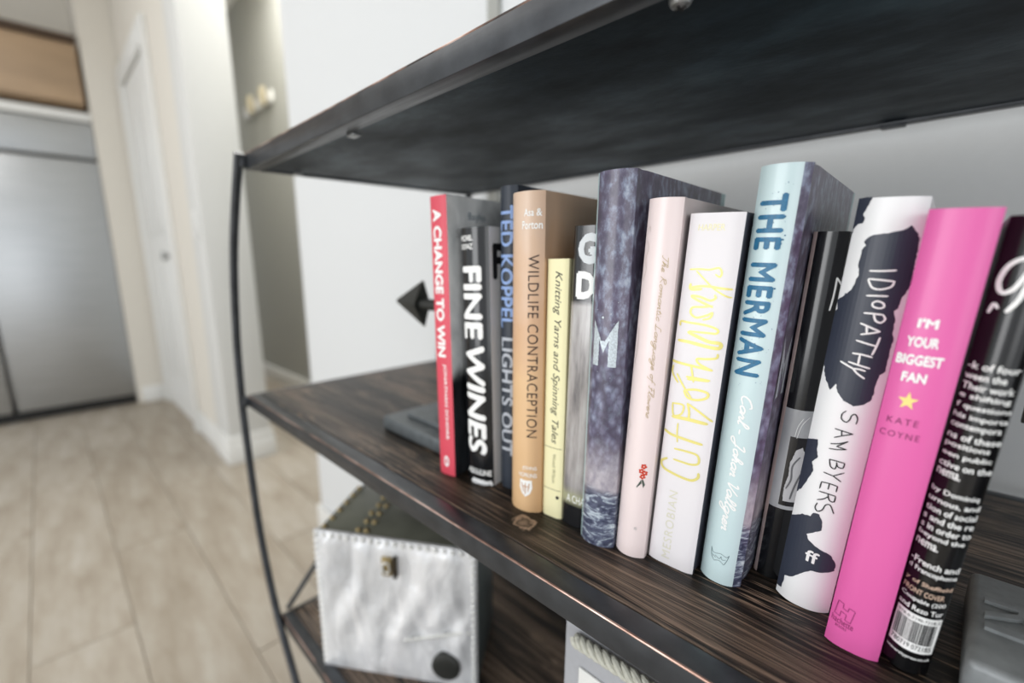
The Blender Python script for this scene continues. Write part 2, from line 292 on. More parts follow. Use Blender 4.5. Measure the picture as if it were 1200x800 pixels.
# ------------------------------------------------------------------ the bookshelf
sh = empty('bookshelf', (0, 0, 0), 'open bookshelf of dark stained wood boards in a curved black metal frame', 'bookshelf')
YF, YB = .198, .556
LEV = [(.109, .127, -.616, .394), (-.208, -.190, -.711, .489), (-.553, -.535, -.665, .443), (-.888, -.870, -.46, .24)]
def post_x(zz):
    T = [(.127, -.612), (.02, -.672), (-.1, -.706), (-.19, -.716), (-.24, -.717), (-.37, -.708), (-.45, -.692), (-.535, -.660), (-.62, -.605), (-.75, -.53), (-.87, -.468), (-.95, -.43)]
    return T
XC = -.111
for side in (-1, 1):
    for y in (.1915, .5635):
        pts = [(x if side < 0 else 2 * XC - x, y, z(zz)) for zz, x in post_x(0)]
        pts[-1] = (pts[-1][0], y, 0.001)
        tube('post', crom(pts, 5), .0055, M_metal, sh, 12)
for i, (a, b, x0, x1) in enumerate(LEV):
    top = i == 0
    # board
    bd = box('shelf_board', (x0 + .006, YF + .0175, z(a + .004)), (x1 - .006, YB - .012, z(b - (0 if not top else .001))), M_wood, sh, .0006, 1)
    if top:
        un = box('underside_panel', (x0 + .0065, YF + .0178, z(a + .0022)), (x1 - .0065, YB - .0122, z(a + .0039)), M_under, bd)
    # front rail with worn edge, back and side rails
    rail = box('rail', (x0, YF, z(a)), (x1, YF + .017, z(b)), M_metal, sh, .0012, 2)
    tube('worn_edge', [(x0 + .004, YF + .0006, z(b) - .0006), (x1 - .004, YF + .0006, z(b) - .0006)], .00085, M_worn, rail, 8)
    box('rail', (x0, YB - .012, z(a)), (x1, YB, z(b)), M_metal, sh, .001, 2)
    for xe, s in ((x0, 1), (x1, -1)):
        xa, xb = sorted((xe - s * .001, xe + s * .0058))
        box('rail', (xa, YF + .0172, z(a)), (xb, YB - .0122, z(b)), M_metal, sh, .001, 2)
        for y in (.1915, .5635):
            box('joint_tab', (xe - .007, min(y, .1915 + .009) if y < .3 else YB - .002, z(a + .002)), (xe + .007, (YF + .001) if y < .3 else y, z(b - .002)), M_metal, sh, .001)
for xe, s in ((-.683, 1), (.461, -1)):
    tube('brace', [(xe + .012 * s, YF + .012, z(-.536)), (xe + .002 * s, .38, z(-.365)), (xe - .012 * s, YB - .006, z(-.206))], .004, M_metal, sh, 10)
def screw(x, y, zz, r=.005):
    bm = bmesh.new(); tube('s', [(x, y, zz), (x, y, zz - .0012), (x, y, zz - .0030), (x, y, zz - .0040)], [r, r, r * .8, r * .3], None, bm=bm, seg=18)
    o = link('screw', tomesh(bm, 'screw', True), M_screw, sh)
    bm = bmesh.new(); box_bm(bm, (x - r * .5, y - r * .09, zz - .00445), (x + r * .5, y + r * .09, zz - .0038)); box_bm(bm, (x - r * .09, y - r * .5, zz - .00445), (x + r * .09, y + r * .5, zz - .0038))
    link('cross_slot', tomesh(bm, 'slot'), M_dark, o)
screw(-.107, .2225, z(.1112)); screw(.25, .2225, z(.1112))
def clip(x, y, dx, dy):
    bm = bmesh.new(); box_bm(bm, (x - dx, y - dy, z(.1066)), (x + dx, y + dy, z(.1092)), .0008); 
    link('clip', tomesh(bm, 'clip', True), M_screw if y < .3 else M_metal, sh)
clip(-.388, .2175, .006, .004); clip(-.594, .253, .004, .005); clip(-.07, .545, .008, .006)

# ------------------------------------------------------------------ books
BK = {'red': (-.3052, .2471, .0186, .10, -.0194, .2423, .0015, 2.5), 'wine': (-.2737, .2589, .0299, .10, -.0275, .2158, .006, 2.5), 'kopp': (-.2511, .2707, .0167, .08, -.0085, .2453, .004, 2.5),
      'wild': (-.2185, .2554, .0275, .08, -.007, .236, .007, 2.5), 'knit': (-.1963, .2599, .0168, .07, -.0034, .1912, .002, 4), 'gd': (-.1777, .2607, .019, .06, .010, .2116, .002, 4),
      'scale': (-.1548, .2562, .0245, .06, .0055, .2408, .006, 2.5), 'pink': (-.1325, .2609, .0195, .06, .0333, .2231, .005, 2.2), 'cut': (-.1082, .2673, .0275, .06, .0391, .2136, .002, 5),
      'mer': (-.0817, .2767, .0223, .06, .0362, .2348, .006, 2.5), 'blk': (-.0630, .3022, .0152, .05, .0339, .2032, .004, 2.5), 'idio': (-.0427, .2894, .025, .04, .0473, .2161, .006, 2.5),
      'fan': (-.0175, .2681, .021, .03, .0442, .2082, .003, 3), 'last': (.0015, .2762, .016, .02, .050, .2047, .006, 2.2)}
def ys(k, s):
    w, b, e = BK[k][2], BK[k][6], BK[k][7]
    return -b * (1 - min(1, abs(2 * s / w)) ** e)
def surf(k, s, v, off=.00022):
    w = BK[k][2]
    if abs(s) <= w / 2:
        d = 1e-5; n = Vector((ys(k, s + d) - ys(k, s - d), -2 * d)).normalized()
        return Vector((s + n.x * off, ys(k, s) + n.y * off, v))
    sg = 1 if s > 0 else -1
    return Vector((sg * (w / 2 + off), abs(s) - w / 2, v))
def slab(bm, prof, z0, z1, th, inner=True):
    """extrude an open profile (list of (x,y)) with thickness th, from z0 to z1"""
    P = [Vector(p) for p in prof]; N = len(P); I = []
    for i, p in enumerate(P):
        d = (P[min(i + 1, N - 1)] - P[max(i - 1, 0)]).normalized(); nrm = Vector((-d.y, d.x)); I.append(p + nrm * th)
    rows = []
    for zz in (z0, z1):
        rows.append(([bm.verts.new((p.x, p.y, zz)) for p in P], [bm.verts.new((p.x, p.y, zz)) for p in I]))
    (a0, b0), (a1, b1) = rows
    F = []
    for i in range(N - 1):
        F.append((i, bm.faces.new((a0[i], a0[i + 1], a1[i + 1], a1[i])))); bm.faces.new((b0[i + 1], b0[i], b1[i], b1[i + 1]))
        F.append((i, bm.faces.new((a1[i], a1[i + 1], b1[i + 1], b1[i])))); F.append((i, bm.faces.new((a0[i + 1], a0[i], b0[i], b0[i + 1]))))
    bm.faces.new((a0[0], a1[0], b1[0], b0[0])); bm.faces.new((a0[-1], b0[-1], b1[-1], a1[-1]))
    return F
def smooth01(t): return t * t * (3 - 2 * t)
def book(k, label, mats, pages, D=.15, hard=True, splay=0.0, group=None, name='book'):
    """mats = (left cover, spine, right cover)"""
    x, y, w, yw, lean, h, b, e = BK[k]
    c, s = math.cos(yw), math.sin(yw); ax = Vector((c, s, 0)); ay = Vector((-s, c, 0)); zz = Vector((0, 0, 1))
    u = math.cos(lean) * zz + math.sin(lean) * ax; r = math.cos(lean) * ax - math.sin(lean) * zz
    o = empty(name, (0, 0, 0), label, 'book', group)
    loc = Vector((x, y, z(-.1899) + abs(math.sin(lean)) * w / 2))
    o.matrix_world = Matrix(((r.x, ay.x, u.x, loc.x), (r.y, ay.y, u.y, loc.y), (r.z, ay.z, u.z, loc.z), (0, 0, 0, 1)))
    th = .0024 if hard else .0004
    prof = []; ids = []
    nS, nC = 22, 14
    for i in range(nC + 1):                      # left cover, from fore edge to spine
        yy = D * (1 - i / nC) ** 1.6
        g = .0009 * math.exp(-((yy - .0075) / .0028) ** 2) if hard else 0
        prof.append((-w / 2 + g, yy))
    for i in range(1, nS): prof.append((-w / 2 + w * i / nS, ys(k, -w / 2 + w * i / nS)))
    for i in range(nC + 1):
        yy = D * (i / nC) ** 1.6
        g = .0009 * math.exp(-((yy - .0075) / .0028) ** 2) if hard else 0
        prof.append((w / 2 - g + splay * smooth01(min(1, yy / D)) , yy))
    bm = bmesh.new(); F = slab(bm, prof, 0, h, th)
    me_mats = list(mats); 
    for i, f in F: f.material_index = 0 if i < nC else (1 if i < nC + nS else 2)
    link('cover', tomesh(bm, 'cover', True), me_mats, o)
    # page block with concave fore edge
    m_ = .003 if hard else .0005; t2 = th + .0002
    pr = []; n = 10
    for i in range(n + 1):
        q = -w / 2 + t2 + (w - 2 * t2) * i / n; pr.append((q, ys(k, q * .98) + th + .0012))
    yb = D - (.004 if hard else .0008)
    xr = w / 2 - t2 + splay * smooth01(min(1, yb / D)) - (.0003 if splay else 0)
    back = [(xr + (-w / 2 + t2 - xr) * i / n, yb - (.002 if hard else 0) * math.sin(math.pi * i / n)) for i in range(n + 1)]
    mid = []
    if splay:
        for i in range(1, 8): yy = yb * i / 8; mid.append((w / 2 - t2 - .001 + splay * smooth01(yy / D), yy))
    poly = pr + mid + back
    bm = bmesh.new(); lo = [bm.verts.new((p[0], p[1], m_)) for p in poly]; hi = [bm.verts.new((p[0], p[1], h - m_)) for p in poly]
    N = len(poly)
    for i in range(N): bm.faces.new((lo[i], lo[(i + 1) % N], hi[(i + 1) % N], hi[i]))
    bm.faces.new(lo[::-1]); bm.faces.new(hi)
    bmesh.ops.triangulate(bm, faces=[f for f in bm.faces if len(f.verts) > 4])
    link('page_block', tomesh(bm, 'pages', True), pages, o)
    return o
def wrap(k, bm, name, m, parent, off=.00022):
    """bm lives in the (s, v) plane in metres: cut along s, then laid on the cover's surface"""
    w = BK[k][2]; xs = [v.co.x for v in bm.verts]
    if not xs: return None
    n = 16
    for i in range(n + 1):
        s = -w / 2 + w * i / n
        if min(xs) < s < max(xs):
            bmesh.ops.bisect_plane(bm, geom=bm.verts[:] + bm.edges[:] + bm.faces[:], plane_co=(s, 0, 0), plane_no=(1, 0, 0), dist=1e-7)
    for v in bm.verts: v.co = surf(k, v.co.x, v.co.y, off + v.co.z)
    bmesh.ops.recalc_face_normals(bm, faces=bm.faces)
    me = bpy.data.meshes.new(name); bm.to_mesh(me); bm.free(); me.shade_flat()
    return link(name, me, m, parent)
_tc = {}
def text_bm(txt, bold=0, shear=0, space=1, lines=1.0):
    cu = bpy.data.curves.new('t', 'FONT'); cu.body = txt; cu.size = 1; cu.shear = shear; cu.space_character = space
    cu.align_x = 'CENTER' if '\n' in txt else 'LEFT'; cu.space_line = lines; cu.resolution_u = 3
    o = bpy.data.objects.new('t', cu); COL.objects.link(o)
    bpy.context.view_layer.update()
    me = o.to_mesh(); bm = bmesh.new(); bm.from_mesh(me); o.to_mesh_clear()
    bpy.data.objects.remove(o); bpy.data.curves.remove(cu)
    for v in bm.verts: v.co.z = 0
    if bold:                                     # heavier strokes: the outline repeated around itself
        base = [v.co.copy() for v in bm.verts]; fs = [[v.index for v in f.verts] for f in bm.faces]
        for v, c in zip(bm.verts, base): v.co = c
        for q, (dx, dy) in enumerate(((bold, 0), (-bold, 0), (0, bold), (0, -bold))):
            nv_ = [bm.verts.new(c + Vector((dx, dy, 8e-6 * (q + 1)))) for c in base]
            for f in fs: bm.faces.new([nv_[i] for i in f])
    return bm
def print_text(k, txt, boxmm, mode, m, parent, name='title_lettering', bold=0, shear=0, space=1, off=.00022, tilt=0, lines=1.0):
    """boxmm = s0, s1, v0, v1 in millimetres; mode down / up / flat"""
    bm = text_bm(txt, bold, shear, space, lines); s0, s1, v0, v1 = [q / 1000 for q in boxmm]
    X = [v.co.x for v in bm.verts]; Y = [v.co.y for v in bm.verts]; a, b, c, d = min(X), max(X), min(Y), max(Y)
    for v in bm.verts:
        p, q = (v.co.x - a) / (b - a), (v.co.y - c) / (d - c)
        if mode == 'down': s, t = s0 + (s1 - s0) * q, v1 - (v1 - v0) * p
        elif mode == 'up': s, t = s1 - (s1 - s0) * q, v0 + (v1 - v0) * p
        else: s, t = s0 + (s1 - s0) * p, v0 + (v1 - v0) * q + tilt * (s0 + (s1 - s0) * p)
        v.co.x, v.co.y = s, t
    return wrap(k, bm, name, m, parent, off)
def print_poly(k, polys, m, parent, name='printed_shape', jag=0, off=.00015):
    bm = bmesh.new()
    for P in polys:
        Q = []
        for i, p in enumerate(P):
            a, b = Vector(p), Vector(P[(i + 1) % len(P)]); L = (b - a).length
            n = max(1, int(L / 1.0)) if jag else 1
            for j in range(n):
                q = a.lerp(b, j / n)
                if jag and j: q += Vector((random.uniform(-jag, jag), random.uniform(-jag, jag)))
                Q.append(q)
        f = bm.faces.new([bm.verts.new((q.x / 1000, q.y / 1000, 0)) for q in Q])
    bmesh.ops.triangulate(bm, faces=bm.faces[:])
    return wrap(k, bm, name, m, parent, off)
def ribbon(bm, pts, wd, n=5, taper=.25, lift=0):
    P = crom(pts, n) if len(pts) > 2 else [Vector((*pts[0], 0)).lerp(Vector((*pts[1], 0)), i / 4) for i in range(5)]
    N = len(P); L = []; R = []
    for i, p in enumerate(P):
        d = (P[min(i + 1, N - 1)] - P[max(i - 1, 0)]); d = d.normalized() if d.length > 1e-9 else Vector((1, 0, 0)); nn = Vector((-d.y, d.x, 0))
        t = i / (N - 1); ww = wd / 2 * (1 - taper * (2 * t - 1) ** 6)
        L.append(bm.verts.new((p + nn * ww + Vector((0, 0, lift))))); R.append(bm.verts.new((p - nn * ww + Vector((0, 0, lift)))))
    for i in range(N - 1): bm.faces.new((L[i], R[i], R[i + 1], L[i + 1]))
    for e_, dr in ((0, -1), (N - 1, 1)):
        c0 = P[e_]; d = (P[min(e_ + 1, N - 1)] - P[max(e_ - 1, 0)]).normalized() * dr; a = L[e_]; b = R[e_]
        arc = [bm.verts.new(c0 + d * (wd / 2 * (1 - taper)) + Vector((0, 0, lift)))]
        bm.faces.new((a, arc[0], b))
def print_strokes(k, strokes, m, parent, name='title_lettering', wd=.6, off=.0002):
    bm = bmesh.new()
    for i, st in enumerate(strokes):
        pts, w_ = st if isinstance(st, tuple) else (st, wd)
        ribbon(bm, [(a / 1000, b / 1000) for a, b in pts], w_ / 1000, lift=i * 2e-6)
    return wrap(k, bm, name, m, parent, off)
GL = {'a': (.95, [[(.8, .9), (.4, 1), (.1, .5), (.35, .02), (.75, .4), (.85, 1), (.8, .2), (1.05, .15)]]), 'r': (.75, [[(0, .3), (.3, 1), (.3, .85), (.55, .85), (.5, .3), (.65, .05), (.85, .2)]]),
      'l': (.6, [[(0, .2), (.5, 1.6), (.4, 2.2), (.2, 1.9), (.25, .3), (.4, .02), (.65, .2)]]), 'o': (.85, [[(.5, 1), (.1, .6), (.3, .02), (.7, .3), (.6, .9), (.45, .95), (.95, .8)]]),
      'h': (.85, [[(0, .2), (.45, 1.7), (.3, 2.2), (.15, 1.8), (.15, 0)], [(.15, .3), (.5, 1), (.65, .8), (.6, .15), (.85, .15)]]), 'n': (.85, [[(.05, .9), (.15, .9), (.15, 0)], [(.15, .4), (.5, 1), (.65, .8), (.6, .15), (.9, .15)]]),
      'g': (.95, [[(.8, .9), (.4, 1), (.1, .5), (.35, .05), (.75, .5), (.8, 1), (.7, -.8), (.35, -1.1), (.15, -.7), (.95, .2)]]), 'e': (.7, [[(0, .3), (.55, .6), (.5, .95), (.25, .9), (.12, .4), (.35, 0), (.75, .25)]]),
      't': (.6, [[(.3, 1.8), (.2, .4), (.4, .02), (.65, .2)], [(0, 1.15), (.6, 1.2)]]), 'i': (.45, [[(.1, .9), (.12, .2), (.3, .02), (.5, .2)], [(.15, 1.4), (.2, 1.5)]]),
      'c': (.7, [[(.65, .85), (.4, 1), (.1, .5), (.35, 0), (.75, .25)]]), 'm': (1.3, [[(.05, .9), (.15, .9), (.15, 0)], [(.15, .4), (.5, 1), (.62, .8), (.6, 0)], [(.6, .4), (.95, 1), (1.1, .8), (1.05, .15), (1.35, .15)]]),
      'u': (.9, [[(.05, 1), (.1, .2), (.35, .02), (.65, .5), (.7, 1), (.7, .2), (.95, .15)]]), 'f': (.5, [[(.6, 2), (.4, 2.1), (.25, 1.5), (.2, -.8), (.05, -1)], [(0, 1), (.55, 1)]]),
      'w': (1.05, [[(0, 1), (.15, .1), (.45, .7), (.6, .1), (.9, 1), (1.05, .9)]]), 's': (.55, [[(0, .2), (.4, 1), (.5, .3), (.25, 0), (0, .15)]]), ' ': (.6, []), '-': (.7, [[(0, .6), (.5, .6)]]),
      'C': (1.2, [[(1.1, 1.8), (.8, 2.2), (.2, 1.6), (.1, .6), (.5, 0), (1.1, .4)]]), 'J': (1.1, [[(.3, 1.9), (.7, 2.2), (.8, 1.8), (.6, -.5), (.2, -.8), (0, -.3), (.9, .3)]]),
      'V': (1.1, [[(0, 1.9), (.3, 2.1), (.5, 0), (1.2, 2.2)]]), 'T': (1, [[(0, 2), (1.2, 2.15)], [(.6, 2.1), (.5, .1), (.2, 0)]]), 'R': (1.2, [[(.3, 2.1), (.2, 0)], [(.1, 1.8), (.6, 2.2), (.9, 1.7), (.3, 1.1), (.6, .6), (1.1, 0)]]),
      'L': (1.1, [[(.7, 2.1), (.3, 2), (.3, .2), (0, .1), (.4, 0), (1, .2)]]), 'F': (1, [[(.1, 2), (1.1, 2.15)], [(.5, 2.1), (.4, .1), (.1, .2)], [(.2, 1.1), (.8, 1.15)]])}
def print_script(k, txt, s_base, unit, v1, v0, m, parent, name='title_lettering', wd=.5, slant=.28, off=.0002):
    """handwritten lettering reading downward; s_base = baseline, unit = x-height in mm"""
    tot = sum(GL[c][0] for c in txt); kx = (v1 - v0) / tot; x = 0; out = []
    for ch in txt:
        adv, S = GL[ch]
        for st in S: out.append([(s_base + q * unit, v1 - (x + p + slant * q) * kx) for p, q in st])
        x += adv
    return print_strokes(k, out, m, parent, name, wd, off)

def ink(name, hexcol, rough=.5, metal=0, coat=0): return mat(name, srgb(hexcol), rough, metal, .4, coat)[0]
I_white = ink('white_ink', 'f2f2f0'); I_black = ink('black_ink', '17181b'); I_gold = ink('gold_foil', 'e3d884', .38, .25)
I_navy = ink('ink_blot', '353a47', .36); I_grey = ink('grey_ink', '9b9c9e'); I_blue = ink('blue_ink', '226387'); I_bluel = ink('pale_blue_ink', '8fabdc')
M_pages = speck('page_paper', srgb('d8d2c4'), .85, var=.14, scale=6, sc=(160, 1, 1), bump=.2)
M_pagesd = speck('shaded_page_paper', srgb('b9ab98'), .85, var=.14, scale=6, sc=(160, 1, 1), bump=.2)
def jacket(name, hexcol, rough=.4, coat=0, var=.015, scale=25, bump=.06): return speck(name, srgb(hexcol), rough, 0, .45, coat, var, scale, bump)

# 1 red-spined book
rc = jacket('red_jacket', 'd64b5c', .45)
def greyphoto():
    m, t = mat('grey_photo_cover', srgb('a9abab'), .35)
    zc = t.sep(t.n('ShaderNodeTexCoord').outputs['Object'])[2]; f = t.noise(t.coord((1, 30, 14)), 1.4, 5, .6, .6)
    hgt = t.math('ADD', zc, t.math('MULTIPLY', t.math('SUBTRACT', f, .5), .05))
    a = t.ramp(f, [(.35, srgb('bfc2c3')), (.6, srgb('e4e6e6'))]); b = t.ramp(f, [(.35, srgb('0f1012')), (.6, srgb('33363a')), (.8, srgb('8f9294'))])
    t.l(t.mix(t.ramp(hgt, [(.085, (1,) * 3), (.1, (0,) * 3)]), a, b), 'Base Color'); return m
Mg = greyphoto()
b = book('red', 'book with a slim coral red spine, leftmost in the row', (Mg, rc, Mg), M_pages, .16, splay=.001)
print_text('red', 'A CHANGE TO WIN', (-5.6, 4.2, 109, 232), 'down', I_white, b, bold=.045)
print_text('red', 'JONATHAN SCHORR', (.2, 4.3, 34, 103), 'down', I_white, b, 'author_lettering', bold=.02)
print_poly('red', [[(.3 + 3 * math.cos(t * .5236), 13 + 5.2 * math.sin(t * .5236)) for t in range(12)]], I_white, b, 'emblem')
print_text('red', 'B', (-1, 2, 11, 15.5), 'flat', rc, b, 'emblem_letter', off=.0004, bold=.02)
print_text('red', 'Boyhood', (35, 66, 222, 230), 'flat', ink('slate_ink', '3d5a6e'), b, 'cover_lettering')
print_text('red', 'Story', (20, 40, 207, 216), 'flat', I_grey, b, 'cover_lettering')

# 2 black wine book
gb = jacket('gloss_black_jacket', '101114', .16, .3)
silver = jacket('silver_grey_jacket', 'cfd0d2', .4)
b = book('wine', 'glossy black book titled in large white capitals beside the red-spined book', (gb, gb, silver), M_pages, .15)
print_text('wine', 'FINE', (-9.6, 9.8, 127, 186), 'down', I_white, b, bold=.035)
print_text('wine', 'WINES', (-8.6, 10.8, 28, 122), 'down', I_white, b, bold=.035, shear=.12)
for tx_, bx_ in (('MICHEL', (-10.5, 3, 205.5, 210)), ('DOVAZ', (-10.5, 3, 199, 203.5))): print_text('wine', tx_, bx_, 'flat', I_white, b, 'author_lettering', bold=.03)
print_text('wine', 'ASSOULINE', (-9.5, 13.5, 9, 14.2), 'flat', I_white, b, 'publisher_lettering', bold=.02)
print_text('wine', 'F', (19, 34, 175, 203), 'flat', I_black, b, 'cover_lettering', bold=.03)
bm = bmesh.new()
for i in range(7):
    r_ = bmesh.ops.create_icosphere(bm, subdivisions=2, radius=.0022)
    c0 = surf('wine', -.002 + i * .0024, .0026, .0005)
    for v in r_['verts']: v.co = Vector((v.co.x * 1.3, v.co.y * .6, v.co.z)) * random.uniform(.8, 1.25) + c0
link('crumpled_wrapper', tomesh(bm, 'cw', True), jacket('clear_wrapper', 'd9dadb', .15, .6), b)

# 3 navy book
nv = jacket('navy_jacket', '2b323d', .45)
b = book('kopp', 'tall navy book with pale blue capitals, mostly behind the tan book', (nv, nv, nv), M_pages, .16)
print_text('kopp', 'TED KOPPEL', (-6, 6, 138, 231), 'down', I_bluel, b, 'author_lettering', bold=.02)
print_text('kopp', 'LIGHTS OUT', (-5, 6, 30, 130), 'down', ink('pale_grey_ink', 'b9bec6'), b, bold=.02)

# 4 tan book
def tan_m():
    m, t = mat('tan_photo_jacket', srgb('c79a6b'), .38)
    zc = t.sep(t.n('ShaderNodeTexCoord').outputs['Object']); f = t.noise(t.coord((1, 1, .5)), 30, 4)
    a = t.ramp(t.math('ADD', t.math('MULTIPLY', zc[2], 4.2), t.math('MULTIPLY', t.math('SUBTRACT', f, .5), .9)), [(0, srgb('d8b183')), (.35, srgb('deb88c')), (.62, srgb('d2aa86')), (.95, srgb('d6bba4'))])
    s = t.math('ADD', zc[0], t.math('MULTIPLY', t.math('SUBTRACT', f, .5), .01))
    t.l(t.mix(t.ramp(s, [(.006 + .0, (0,) * 3), (.0125, (.45,) * 3)]), a, srgb('a87c58')), 'Base Color'); return m
tn = tan_m()
b = book('wild', 'tan brown book with a white shield emblem at the foot of its spine', (tn, tn, tn), M_pages, .15)
brown = ink('dark_brown_ink', '3c2a22')
for tx_, bx_ in (('Asa &', (1.2, 12.2, 219.5, 224.5)), ('Porton', (-.2, 12.6, 211, 216.6))): print_text('wild', tx_, bx_, 'flat', I_white, b, 'author_lettering', bold=.015)
print_text('wild', 'WILDLIFE CONTRACEPTION', (4.6, 11.2, 61, 194), 'down', brown, b, space=1.1)
for tx_, bx_ in (('JOHNS', (1.5, 11.5, 34.2, 37.8)), ('HOPKINS', (-1.5, 11.5, 28.8, 32.2))): print_text('wild', tx_, bx_, 'flat', I_white, b, 'publisher_lettering', bold=.01)
print_poly('wild', [[(-.5, 26.5), (4, 26), (8.5, 26.5), (9, 20), (7.5, 15.5), (4.2, 12.5), (1, 15.5), (-.8, 20)]], I_white, b, 'shield_emblem')
print_strokes('wild', [[(1, 24), (2.5, 17)], [(4, 24), (4, 15)], [(7, 24), (6, 17)], [(2, 21), (6.5, 21)]], ink('tan_ink', 'c39264'), b, 'shield_drawing', .7, .0004)

# 5 pale yellow book
ye = jacket('pale_yellow_jacket', 'ece5b8', .5)
b = book('knit', 'short slim pale yellow book with an italic title', (ye, ye, ye), M_pages, .12)
print_text('knit', 'Knitting Yarns and Spinning Tales', (-2.3, 4.6, 59, 183), 'down', ink('olive_black_ink', '45453a'), b, shear=.32)
print_text('knit', 'Wood Wilson', (.6, 3.4, 28, 51), 'down', ink('olive_grey_ink', '8c8a66'), b, 'author_lettering')
og = ink('olive_grey_ink2', 'a09c74')
for v_ in (55.3, 22.3): print_poly('knit', [[(-7.5, v_), (7.5, v_), (7.5, v_ + .6), (-7.5, v_ + .6)]], og, b, 'printed_rule')
print_poly('knit', [[(5.2 + 1.3 * math.cos(t * .7854), 17 + 1.4 * math.sin(t * .7854)) for t in range(8)]], I_black, b, 'printed_dot')

# 6 glossy library book with large G and D
def gd_m():
    m, t = mat('library_gloss_cover', srgb('8f8c8a'), .12, 0, .5, .5)
    zc = t.sep(t.n('ShaderNodeTexCoord').outputs['Object'])[2]; f = t.noise(t.coord((90, 1, 12)), 1.2, 4, .6)
    mid = t.ramp(f, [(.35, srgb('6d6a6b')), (.5, srgb('a19c9a')), (.7, srgb('c3c1bf'))])
    blk = srgb('141518')
    c1 = t.mix(t.ramp(zc, [(.1608, (0,) * 3), (.1612, (1,) * 3)]), mid, blk)
    c1 = t.mix(t.ramp(zc, [(.026, (1,) * 3), (.028, (0,) * 3)]), c1, srgb('a5a486'))
    t.l(t.mix(t.ramp(zc, [(.0175, (1,) * 3), (.0178, (0,) * 3)]), c1, blk), 'Base Color'); return m
gm = gd_m()
b = book('gd', 'glossy plastic-wrapped black and grey book with large white capitals', (gm, gm, gm), M_pages, .125, splay=-.001)
print_text('gd', 'G', (-4.8, 9.4, 187.5, 207), 'flat', ink('pale_grey_ink2', 'd3d7da'), b, bold=.06)
print_text('gd', 'D', (-5.2, 8.8, 165, 183), 'flat', I_white, b, bold=.06)
print_text('gd', 'A CHA', (-5, 9, 18.6, 24.4), 'flat', I_white, b, 'author_lettering')
# thin dark green booklet behind it
bm = bmesh.new(); box_bm(bm, (0, 0, 0), (.0008, .10, .206), .0002, 1); 
gl = empty('booklet', (-.1905, .3885, z(-.1898)), 'dark green booklet edge rising behind the short yellow book', 'booklet')
gl.rotation_euler = (0, 0, .10)
link('cover', tomesh(bm, 'bk', False), jacket('green_card', '33443a', .5), gl); box('page_block', (.0009, .001, .0005), (.0022, .099, .2055), M_pages, gl)

# 7 purple scales book / the two matching jackets
def scale_m(name, spine_teal=False, side=False):
    m, t = mat(name, srgb('4b4a5e'), .34, 0, .5, .25)
    c = t.n('ShaderNodeTexCoord').outputs['Object']; q = t.sep(c); zc = q[2]
    w = t.noise(t.coord((1, 1, .55)), 190, 5, .62); sl = t.noise(t.coord((1, 1, 1)), 14, 3)
    vo = t.n('ShaderNodeTexVoronoi', {'Vector': t.n('ShaderNodeVectorMath', {0: t.coord((1.2, 1.2, .9)), 1: t.n('ShaderNodeVectorMath', {0: t.n('ShaderNodeTexNoise', {'Vector': t.coord(), 'Scale': 60.0}).outputs['Color'], 'Scale': .004}, operation='SCALE').outputs[0]}, operation='ADD').outputs[0], 'Scale': 190.0})
    v = vo.outputs['Distance']
    sc = t.ramp(v, [(0, srgb('a0a6bc')), (.35, srgb('6d6d86')), (.62, srgb('4a465c')), (1, srgb('2f2d3e'))])
    pur = t.ramp(w, [(.3, srgb('3f3c50')), (.48, srgb('5c5468')), (.62, srgb('8a93a8')), (.74, srgb('a9b2c0'))])
    top = t.ramp(w, [(.36, srgb('2c3040')), (.54, srgb('474c60')), (.66, srgb('7e899d')), (.76, srgb('a4b0be'))])
    mid = t.mix(t.ramp(t.math('ADD', zc, t.math('MULTIPLY', t.math('SUBTRACT', sl, .5), .05)), [(.125, (1,) * 3), (.15, (0,) * 3)]), t.mix(.35, pur, top), t.mix(.62, pur, sc))
    mid = t.mix(t.ramp(sl, [(.45, (0,) * 3), (.75, (.35,) * 3)]), mid, srgb('6b4a72'))
    cloud = t.ramp(w, [(.3, srgb('8d8794')), (.7, srgb('c9c2c6'))])
    wavef = t.noise(t.coord((1, 1, 3.2)), 75, 6, .65, 1.6)
    wave = t.ramp(wavef, [(.38, srgb('343a50')), (.5, srgb('5b6076')), (.58, srgb('a8b4bf')), (.68, srgb('dde4e6'))])
    h1 = t.math('ADD', zc, t.math('MULTIPLY', t.math('SUBTRACT', sl, .5), .02))
    col = t.mix(t.ramp(h1, [(.046, (1,) * 3), (.078, (0,) * 3)]), mid, cloud)
    col = t.mix(t.ramp(h1, [(.0385, (1,) * 3), (.0415, (0,) * 3)]), col, wave)
    if spine_teal: col = t.mix(t.ramp(q[0], [(-.0101, (1,) * 3), (-.0098, (0,) * 3)]) if False else t.math('LESS_THAN', q[0], -.0104), col, srgb('b3cbce'))
    if side:                                                     # fore-edge strip where the flap turns
        col = t.mix(t.math('GREATER_THAN', q[1], .1475), col, srgb('9fc0c2'))
    t.l(col, 'Base Color'); return m
sm1 = scale_m('scaly_purple_jacket', True); sm2 = scale_m('scaly_purple_cover', False, True); teal = jacket('pale_teal_jacket', 'b7ced0', .38)
b = book('scale', 'tall purple book with fish-scale pattern and a large silver M on its spine', (teal, sm1, sm2), M_pages, .158, splay=.0005)
silv = speck('silver_ink', srgb('c2ccd2'), .4, .2, var=.25, scale=900, bump=0)
print_poly('scale', [[(-7.2, 125), (-7.2, 154), (-1.5, 141), (1.2, 141), (8.2, 154), (8.2, 125), (3.6, 125), (3.6, 141.5), (.2, 133.5), (-2.8, 141.5), (-2.8, 125)]], silv, b, 'large_letter', .12)
